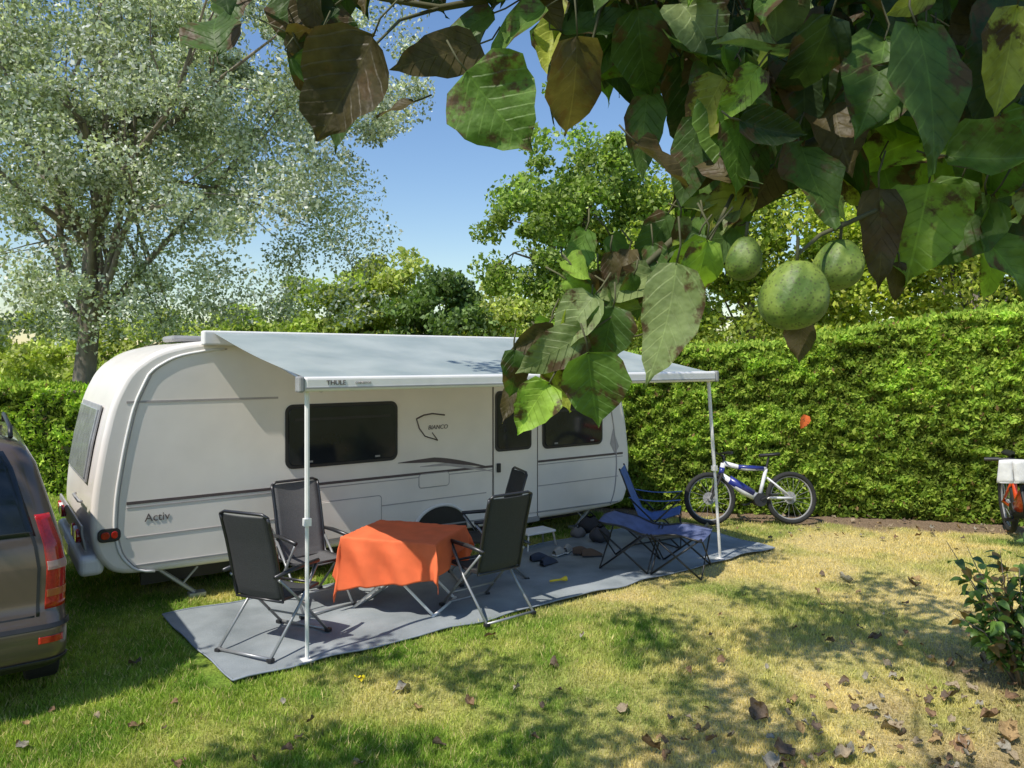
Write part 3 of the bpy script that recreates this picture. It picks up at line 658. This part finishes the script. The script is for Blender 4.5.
# ------------------------------------------------------------------ trees
M_bark=mat('bark',(.20,.17,.14),.95,var=.45,scale=9,bump=1.0,stretch=(1,1,.25))
M_silver=leafmat('silver_leaves',trans=.25,rough=.6,spec=.25); M_leaf=leafmat('tree_leaves',trans=.35,rough=.55,spec=.3)
def tree(name,base,forks,cen,rad,nclump,nleaf,lsize,cols,clr=(.5,1.1),mt=None,trunk_r=.2,limbs=20,shell=.55,parent=None,zmin=None,flat=.7,lr=.42):
    e=empty(name) if parent is None else parent
    cen=np.array(cen,float); rad=np.array(rad,float); cl_=[]
    while len(cl_)<nclump:
        q=rng.normal(size=3); q/=np.linalg.norm(q); q*= (shell+(1-shell)*rng.random()) if rng.random()<.75 else rng.random()
        lump=.78+.45*fbm(np.array([q*2.2+cen*.3]),1.0)[0]
        pnt=cen+q*rad*lump
        if zmin is not None and pnt[2]<zmin: continue
        cl_.append(pnt)
    cl_=np.array(cl_); m=MB()
    fk=np.array(forks,float)
    m.tube([base]+[tuple(f) for f in fk],np.linspace(trunk_r,trunk_r*.45,len(fk)+1),10)
    order=rng.permutation(nclump)[:limbs]
    for i in order:
        s=fk[rng.integers(max(0,len(fk)-3),len(fk))]; t=cl_[i]; mid=(s+t)/2+rng.normal(size=3)*.25*np.array([1,1,.6])+np.array([0,0,.25]); q1=(s*.75+t*.25)+rng.normal(size=3)*.12
        r0=trunk_r*lr
        m.tube([s,q1,mid,t*.8+mid*.2,t],[r0,r0*.75,r0*.45,r0*.22,r0*.08],7)
        for _ in range(3):
            k=cl_[np.argsort(np.linalg.norm(cl_-t,axis=1))[rng.integers(1,min(9,nclump))]]
            m.tube([mid,(mid+k)/2+rng.normal(size=3)*.1,k],[r0*.3,r0*.18,r0*.06],5)
    m.build('trunk_and_limbs',M_bark,e,smooth=True)
    ci=rng.integers(0,nclump,nleaf); cr_=clr[0]+(clr[1]-clr[0])*rng.random(nclump)
    q=rng.normal(size=(nleaf,3)); q=unit(q)*(rng.random((nleaf,1))**.45); q[:,2]*=flat
    Pn=cl_[ci]+q*cr_[ci][:,None]
    br=(.75+.5*rng.random(nclump))[ci]*(.7+.6*rng.random(nleaf)); 
    c0=np.array(cols); k=rng.integers(0,len(c0),nleaf)
    cc_=c0[k]*br[:,None]
    sz=lsize*(.6+.8*rng.random(nleaf))
    npmesh('crown_foliage',leafquads(Pn,sz,.62,np.tile([0,0,-.3],(nleaf,1)),1.,np.tile([0,-.2,.5],(nleaf,1)),1.),4,mt or M_leaf,e,np.minimum(cc_,.9))
    return e
tree('silver_poplar_tree',(-8.45,14.2,0),[(-8.2,14.1,1.6),(-8.0,14.0,3.0),(-7.9,13.9,4.6),(-7.4,13.9,6.2)],(-7.1,14.2,7.2),(5.3,3.6,5.2),400,165000,.08,
     [(.80,.82,.79),(.64,.67,.60),(.32,.36,.24),(.24,.28,.16),(.46,.50,.40)],clr=(.3,.85),mt=M_silver,trunk_r=.24,limbs=30,shell=.38,zmin=2.95,lr=.32)
tree('plane_tree',(1.6,20,0),[(1.6,20,2),(1.7,20,3.5),(1.6,20,5),(1.7,20,6.5)],(1.75,20,6.1),(2.6,2.4,3.5),130,36000,.14,[(.23,.34,.06),(.32,.42,.10),(.15,.23,.05),(.40,.49,.16)],clr=(.3,.75),trunk_r=.18,limbs=20,shell=.4,lr=.3)
tree('maple_tree',(6.2,19,0),[(6.2,19,2),(6.1,19,3.5),(6.2,19,4.8)],(5.8,19,5.1),(3.6,2,3.2),130,40000,.14,[(.34,.42,.06),(.42,.48,.1),(.2,.28,.05)],clr=(.35,.85),trunk_r=.18,limbs=16,lr=.3)
tree('maple_tree',(11.,17.5,0),[(11,17.5,2),(11,17.5,3.5),(10.8,17.5,4.8)],(10.8,17.5,5.0),(4.6,2,3.2),150,42000,.14,[(.38,.45,.06),(.48,.50,.1),(.24,.31,.05)],clr=(.4,.9),trunk_r=.2,limbs=16,lr=.3)
e=empty('distant_trees')
for (cx,cy,cz,rx_,rz_,tt) in [(-8.3,33,3.4,2.6,3.4,0),(-5.6,34,3.9,2.6,3.5,1),(-3.0,32,3.4,2.3,3.1,2),(-1.0,33,3.3,2.4,2.9,1),(1.5,34,3.,3,2.5,0),(-13,35,2.6,3.4,2.3,0),(-18,35,2.6,4,2.4,1),(6,36,3,4,2.6,0),(-25,36,2.8,4.5,2.4,1),(14,34,3,5,3,0),(23,32,3,5,3.5,1),(-33,36,3,5,3,0)]:
    tree('x',(cx,cy,0),[(cx,cy,1),(cx,cy,2)],(cx,cy,cz),(rx_,2,rz_),70,13000,.24,[[(.36,.44,.09),(.26,.34,.08),(.44,.49,.14)],[(.44,.49,.11),(.34,.40,.09),(.50,.53,.18)],[(.16,.24,.08),(.20,.29,.09),(.13,.19,.07)]][tt],clr=(.5,.95),trunk_r=.2,limbs=5,parent=e)
# ------------------------------------------------------------------ detailed leaf builder
class Leaves:
    def __init__(s): s.V=[];s.F=[];s.C=[];s.UV=[];s.n=0
    def add(s,base,T,Nn,L_,W_,col,curl=.3,fold=.25,twist=0,nu=8,nv=10,wave=.0):
        T=np.array(T,float);T/=np.linalg.norm(T);Nn=np.array(Nn,float);Nn-=T*(Nn@T)
        if np.linalg.norm(Nn)<1e-3: Nn=np.array([T[1],-T[0],.1]); Nn-=T*(Nn@T)
        Nn/=np.linalg.norm(Nn);Wd=np.cross(T,Nn)
        ph=random.random()*6; asym=random.uniform(-.12,.12); bend=random.uniform(-.18,.18)
        for j in range(nv+1):
            v=j/nv
            wd=(math.sin(math.pi*min(1,v**.72))**.85)*(1-.25*v)*1.15 if 0<v<1 else 0
            if v>.82: wd*= (1-v)/.18*.75+.25*(1-v)/.18
            wd*=1+.05*math.sin(v*23+ph)
            th=curl*v*1.6; yy=math.sin(th)/(curl*1.6) if abs(curl)>.02 else v; zz=-(1-math.cos(th))/(curl*1.6) if abs(curl)>.02 else 0
            for i in range(nu+1):
                u=(i/nu*2-1); x=u*wd*.5*W_*(1+asym*u)+bend*W_*math.sin(v*3.1)*.5; zf=abs(u)**1.3*wd*.5*W_*fold+wave*W_*math.sin(v*11+ph+u*2)*abs(u)
                back= -.10*L_*(abs(u)**1.5)*(1-v)**3*(1 if j>0 else 0)
                tw=twist*v; xx=x*math.cos(tw); zx=x*math.sin(tw)
                p=np.array(base)+T*(yy*L_+back)+Wd*xx+Nn*(zz*L_+zf+zx)
                s.V.append(p); s.C.append(col); s.UV.append((u*wd*.5,v,0))
        for j in range(nv):
            for i in range(nu):
                a=s.n+j*(nu+1)+i; s.F.append((a,a+1,a+nu+2,a+nu+1))
        s.n+=(nu+1)*(nv+1)
    def build(s,name,m,parent=None):
        me=bpy.data.meshes.new(name); me.from_pydata([tuple(p) for p in s.V],[],s.F); me.update()
        a=me.color_attributes.new('Col','FLOAT_COLOR','POINT'); c=np.ones((s.n,4),np.float32); c[:,:3]=np.array(s.C); a.data.foreach_set('color',c.ravel())
        a=me.attributes.new('LUV','FLOAT_VECTOR','POINT'); a.data.foreach_set('vector',np.array(s.UV,np.float32).ravel())
        me.polygons.foreach_set('use_smooth',[True]*len(me.polygons)); me.materials.append(m)
        o=bpy.data.objects.new(name,me); scene.collection.objects.link(o)
        if parent:o.parent=parent
        return o
M_fl=leafmat('pear_leaf',trans=.38,rough=.5,veins=True,spec=.3)
GD=(.07,.125,.03);GM=(.12,.21,.04);GB=(.26,.40,.055);BR=(.095,.075,.033);GL=(.24,.30,.12);YG=(.34,.37,.065);DK=(.04,.07,.024)  # GD, DK: darker greens with leaf shade put into the colour
ft=empty('fruit_tree'); LV=Leaves(); TW_=MB()
hero=[(215,22,72,100,.7,GD,.85),(232,5,60,-100,.6,GD,.9),(300,22,75,-80,.55,GD,.9),(312,60,80,-100,.45,BR,.92),(352,92,112,-120,.66,BR,.80),(335,112,78,-95,.5,GD,.84),(322,85,70,-60,.5,DK,.86),
(432,62,110,-150,.36,BR,.85),(455,28,80,-160,.4,GD,.9),(500,112,98,-50,.78,GM,.78),(505,32,90,-150,.42,GM,.85),(580,98,108,-85,.44,BR,.82),(545,8,70,-60,.45,BR,.9),(470,40,60,-130,.4,DK,.95),(395,108,40,-160,.35,BR,.86),
(610,45,90,-120,.45,GD,.9),(650,60,95,-70,.5,GD,.85),(645,135,85,-95,.4,GD,.9),(662,165,65,-40,.5,BR,.8),(690,110,100,-80,.45,DK,.9),(688,165,90,-100,.4,GD,.85),
(720,95,105,-95,.48,GD,.82),(735,150,105,-100,.5,GM,.8),(770,150,100,-75,.45,GD,.85),(800,80,110,-95,.5,DK,.8),(845,120,110,-90,.5,BR,.8),
(715,215,80,-140,.45,YG,.85),(700,290,95,-95,.4,GB,.77),(682,280,90,-120,.36,GB,.8),(663,325,120,-100,.42,GL,.77),(622,290,75,-150,.4,GL,.85),(625,262,60,-60,.38,GD,.9),
(607,340,65,-100,.6,GD,.8),(576,258,65,-110,.36,GM,.85),(570,325,75,-130,.5,GL,.8),(548,355,85,-150,.4,GL,.8),(560,385,55,-60,.45,YG,.85),(593,390,78,-80,.68,GM,.77),(534,410,60,-120,.6,GB,.8),
(533,342,50,-160,.5,BR,.85),(514,378,55,-90,.45,GD,.85),(512,400,50,-110,.36,BR,.9),(650,245,70,-120,.45,GD,.9),(590,295,60,-140,.45,GD,.9),(640,300,60,-90,.5,GD,.92),(580,350,55,-80,.5,GD,.9),
(800,342,42,-90,.6,BR,.78),(880,240,100,-90,.36,BR,.78),(920,235,100,-100,.68,GB,.78),(960,235,85,-120,.6,GD,.82),
(965,190,95,-100,.6,GB,.85),(1000,190,95,-60,.5,YG,.85),(1012,262,75,-50,.5,GM,.8),(990,280,70,-80,.26,GB,.85),(870,205,80,-70,.5,YG,.85),(900,285,45,-85,.45,BR,.8),
(760,205,75,-100,.45,BR,.85),(815,190,100,-80,.5,GD,.78),(715,250,60,-130,.45,GD,.85),(890,30,120,-60,.5,DK,.8),(940,90,150,-80,.5,GD,.68),(1000,60,130,-100,.6,DK,.75),(870,90,115,-110,.5,GM,.75)]
nh=len(hero); spec_=list(hero)
for k in range(380):
    x=680+370*random.random()**.85; y=-70+310*random.random(); 
    if y>100+ (x-690)*.42+random.random()*40: y-=120
    spec_.append((x,y,55+50*random.random(),-90+random.gauss(0,40),.36+.25*random.random(),random.choice([DK,GD,GD,GM,BR,GM,YG,GB,GL,DK]),.74+.9*random.random()))
for k in range(70):
    spec_.append((random.uniform(540,720),random.uniform(-30,80),60+35*random.random(),-90+random.gauss(0,40),.42,random.choice([DK,GD,BR,GM,YG]),.85+.6*random.random()))
for k in range(95):
    x=190+520*random.random(); spec_.append((x,-16-60*random.random(),78,-90+random.gauss(0,35),.45,random.choice([GD,GM,BR,DK]),.8+.4*random.random()))
for k in range(10):
    spec_.append((random.gauss(318,12),random.uniform(10,100),58,-95+random.gauss(0,30),.42,random.choice([GD,DK,BR]),.84+.1*random.random()))
for k in range(60):
    f=random.random(); spec_.append((760-215*f+random.gauss(0,16),165+195*f+random.gauss(12,18),38+25*random.random(),-100+random.gauss(0,45),.38,random.choice([GD,GM,GL,BR,YG,GB]),.80+.15*random.random()))
for ii,(cx,cy,ln,an,wr,col,dp) in enumerate(spec_):
    c0=px(cx,cy,dp); a=math.radians(an); L_=ln*dp/F*1.05; q=.6 if ii<nh else 1
    if math.hypot(cx-795,cy-293)<44 and dp<.85 and cy<330: dp=.95
    T=np.array([math.cos(a),random.gauss(0,.4*q),math.sin(a)]); T/=np.linalg.norm(T)
    Nn=np.array([random.gauss(0,.55*q),-1,random.gauss(.25,.4*q)])
    j=.8+.4*random.random()
    base=c0-T*L_*.5
    LV.add(base,T,Nn,L_,L_*wr*1.15,tuple(v*j for v in col),curl=random.uniform(-.5,1.1)*q,fold=random.uniform(.1,.9)*q,twist=random.gauss(0,.6)*q,wave=random.uniform(.04,.15))
    up=base-T*L_*.30+np.array([random.gauss(0,.1)*L_,0,L_*.06]); TW_.tube([base+T*.002,base-T*L_*.14,up],.0011,5)
def br_(pts,r0,r1): 
    P=[px(*p) for p in pts]; TW_.tube(P,np.linspace(r0,r1,len(P)),8)
br_([(1300,-200,1.4),(1100,-60,1.2),(980,40,1.05),(880,110,.98),(800,150,.92),(740,180,.88),(690,225,.87),(640,270,.87),(590,310,.86),(545,350,.84)],.012,.0013)
br_([(1100,-60,1.2),(850,-60,1.1),(640,-40,.95),(540,-10,.9),(440,8,.88),(380,-2,.87),(300,-20,.88),(200,-30,.88)],.008,.0015)
br_([(980,40,1.05),(1000,130,.9),(960,180,.85),(900,200,.8),(820,235,.75),(797,255,.72)],.005,.0015)
br_([(640,-40,.95),(600,10,.88),(590,50,.85)],.003,.0012); br_([(440,8,.88),(400,20,.84),(370,50,.8)],.0025,.0012); br_([(320,-18,.88),(318,30,.87),(325,70,.86)],.0025,.0012)
br_([(740,180,.88),(720,220,.8),(700,260,.78)],.0025,.0012); br_([(800,150,.92),(700,80,.9),(650,20,.92)],.003,.0013)
LV.build('hanging_leaves',M_fl,ft)
M_fruit,nt,N,L,b=newmat('green_fruit')
tc=N.new('ShaderNodeTexCoord'); v1=N.new('ShaderNodeTexVoronoi'); v1.inputs['Scale'].default_value=260; L.new(tc.outputs['Object'],v1.inputs['Vector'])
n1=N.new('ShaderNodeTexNoise'); n1.inputs['Scale'].default_value=40; n1.inputs['Detail'].default_value=8; L.new(tc.outputs['Object'],n1.inputs['Vector'])
cr=N.new('ShaderNodeValToRGB'); cr.color_ramp.elements[0].color=(.08,.14,.02,1); cr.color_ramp.elements[1].color=(.20,.27,.045,1); cr.color_ramp.elements[0].position=.4; cr.color_ramp.elements[1].position=.62; L.new(n1.outputs['Fac'],cr.inputs[0])
ls=N.new('ShaderNodeMath'); ls.operation='LESS_THAN'; ls.inputs[1].default_value=.30; L.new(v1.outputs['Distance'],ls.inputs[0])
mf=N.new('ShaderNodeMath'); mf.operation='MULTIPLY'; mf.inputs[1].default_value=.6; L.new(ls.outputs[0],mf.inputs[0])
mc=N.new('ShaderNodeMixRGB'); L.new(mf.outputs[0],mc.inputs[0]); L.new(cr.outputs[0],mc.inputs[1]); mc.inputs[2].default_value=(.055,.06,.018,1); L.new(mc.outputs[0],b.inputs['Base Color']); b.inputs['Roughness'].default_value=.55
bp=N.new('ShaderNodeBump'); bp.inputs['Strength'].default_value=.6; bp.inputs['Distance'].default_value=.006; L.new(n1.outputs['Fac'],bp.inputs['Height']); L.new(bp.outputs[0],b.inputs['Normal'])
def fruit(cx,cy,dp,rpx):
    c=px(cx,cy,dp); r_=rpx*dp/F; m=MB(); ph=random.random()*6
    def fn(a,b_):
        th=b_*math.pi; A=a*6.28318; rr2=r_*math.sin(th)*(1+.05*math.sin(A*4+ph+th)+.07*math.sin(A*2+ph)+.02*math.sin(A*9+th*5))*(1-.20*math.cos(th))
        return (c[0]+rr2*math.cos(A)+.10*r_*math.cos(th),c[1]+rr2*math.sin(A),c[2]+r_*1.2*math.cos(th)-.14*r_*math.exp(-th*th*9))
    m.grid(fn,48,30); m.build('fruit',M_fruit,ft,smooth=True); TW_.tube([(c[0]+.1*r_,c[1],c[2]+r_*1.02),(c[0]+.004,c[1],c[2]+r_*1.9)],.0018,6)
fruit(794,294,.72,30); fruit(838,264,.77,22); fruit(744,258,.79,19)
TW_.tube([(4.6,-1.2,0),(4.5,-1.1,1.5),(4.3,-.9,2.8),(3.6,-.2,3.8),(2.6,.6,4.6),(1.2,1.2,5.2),(-.5,1.2,5.5)],[.2,.17,.15,.10,.06,.035,.015],10)
def wig(a,b_,n,r0):
    a=np.array(a,float); b_=np.array(b_,float); P=[a+(b_-a)*i/n+(rng.normal(size=3)*.14*np.array([1,1,.35]) if 0<i<n else 0) for i in range(n+1)]
    TW_.tube(P,np.linspace(r0,.004,n+1),6)
wig((-.5,1.2,5.5),(-1.7,5.0,6.9),7,.018); wig((-.2,1.2,5.5),(.3,5.6,7.0),8,.016); wig((-.4,1.2,5.5),(-5.5,1.8,5.6),9,.022); wig((4.3,.8,4.2),(3.6,3.4,5.9),7,.03); wig((1.2,1.2,5.2),(-.5,-2,5.6),6,.02)  # off-frame limbs, some added to carry the shade clusters
TW_.tube([(4.3,-.9,2.8),(4.3,.8,4.2)],[.10,.03],8)
TW_.tube([(3.6,-.2,3.8),(2.8,.5,3.7),(px(1300,-200,1.4)[0],1.4,px(1300,-200,1.4)[2])],[.06,.03,.012],8)
TW_.build('trunk_and_twigs',mat('twig_bark',(.085,.085,.04),.85,var=.3,scale=20),ft,smooth=True)
ncl=54; cls_=[]  # off-frame crown of the branch's tree, spread to dapple the foreground
while len(cls_)<ncl:
    p=np.array([-3.6+9.5*rng.random(),-3+6.8*rng.random(),4.9+1.4*rng.random()])
    if p[2]-.45>C+.52*max(p[1],0)+.15: cls_.append(p)
for _ in range(14): 
    yy=3.5+2.8*rng.random(); cls_.append(np.array([-2.8+4.4*rng.random(),yy,C+.52*yy+.7+.6*rng.random()]))  # extra unseen clusters, added to dapple the awning
for _ in range(14): 
    yy=.2+3.2*rng.random(); cls_.append(np.array([-7.2+3.8*rng.random(),yy,C+.52*yy+.75+1.0*rng.random()]))  # unseen clusters added to put shade on the lower-left lawn
cls_=np.array(cls_); ncl=len(cls_); nl=12500; ci=rng.integers(0,ncl,nl)
q=unit(rng.normal(size=(nl,3)))*rng.random((nl,1))**.5*.52; q[:,2]*=.6
Pn=cls_[ci]+q; kp=(Pn[:,2]>C+.50*np.maximum(Pn[:,1],0)+.1); Pn=Pn[kp]; nl=len(Pn)
npmesh('crown_and_shade_clusters',leafquads(Pn,.09+.05*rng.random(nl),.7,None,1.,np.tile([0,0,1.],(nl,1)),.6),4,M_leaf,ft,np.array([.10,.17,.035])*(.6+.8*rng.random((nl,1))))
# ------------------------------------------------------------------ fallen leaves
FLv=Leaves(); M_dead=leafmat('dead_leaf',trans=.1,rough=.8,veins=True,spec=.1)
fl=[(137,666),(22,752),(128,731),(410,690),(620,715),(768,722),(780,758),(955,745),(968,750),(700,735),(868,640),(935,665),(990,668),(1005,700),(880,715),(495,637),(920,583),(915,588),(660,752),(550,668),(850,585),(742,520),(980,720),(1010,745),(940,700),(835,762),(770,775),(900,735),(1015,670),(960,690),(520,690),(580,640)]
for k in range(150): 
    x=620+420*random.random()**.55; y=540+235*random.random()**.5; fl.append((x,y))
for k in range(20): fl.append((random.uniform(0,600),random.uniform(690,770)))
for k in range(70): fl.append((random.uniform(640,1024),random.uniform(516,540)))
for i,(x,y) in enumerate(fl):
    dd=F*C/(y-HY); p=px(x,y,dd); q=inrug(np.array([[p[0],p[1]]]))[0]
    if q and i>30: continue
    a=random.random()*6.28; s=random.uniform(.11,.19) if i<30 else random.uniform(.035,.10)
    col=random.choice([(.34,.27,.18),(.24,.15,.09),(.32,.29,.23),(.15,.11,.08),(.40,.27,.13)])
    up=random.gauss(.02,.12)
    FLv.add((p[0],p[1],.025),(math.cos(a),math.sin(a),up),(random.gauss(0,.3),random.gauss(0,.3),1),s,s*.7,col,curl=random.uniform(-1.2,.9),fold=random.uniform(.2,1.0),twist=random.gauss(0,.7),wave=.16,nu=6,nv=7)
for k in range(4):
    p=px(355+k*3,680+k*2,F*C/321); FLv.add((p[0],p[1],.03),(random.gauss(0,1),random.gauss(0,1),.2),(0,0,1),.05,.04,(.75,.62,.03),curl=.8,fold=.6,nu=6,nv=7)
FLv.build('fallen_leaves',M_dead)
RL=Leaves(); p=px(806,415,11.35); RL.add(p,(-.3,-.2,-1),(.2,-1,.3),.24,.16,(.75,.17,.05),curl=.4); RL.build('red_leaf',M_dead)
# ------------------------------------------------------------------ shrub right
sh=empty('shrub'); m=MB(); SL=Leaves()
bx,by=3.88,5.6
for k in range(42):
    a=random.random()*6.28; rr_=random.uniform(.15,.66); hgt=random.uniform(.35,1.18); tip=np.array([bx+rr_*math.cos(a),by+rr_*math.sin(a)*.8,hgt]); b0=np.array([bx+.08*math.cos(a),by+.08*math.sin(a),0]); mid=(b0+tip)/2+np.array([0,0,.12])
    m.tube([b0,mid,tip],[.009,.006,.002],5)
    for j in range(26):
        f=.2+.8*random.random(); q=b0*(1-f)**2+2*mid*f*(1-f)+tip*f*f; d_=np.array([random.gauss(0,1),random.gauss(0,1),random.gauss(.1,.6)])
        s=random.uniform(.07,.12); SL.add(q+.02*d_,d_,(random.gauss(0,.5),random.gauss(0,.5),1),s,s*.55,random.choice([(.10,.18,.035),(.14,.25,.045),(.19,.30,.06),(.06,.11,.025),(.27,.17,.06)]),curl=.5,nu=4,nv=6)
m.build('stems',M_bark,sh,smooth=True); SL.build('leaves',leafmat('shrub_leaf',.25,.4,False,.5),sh)
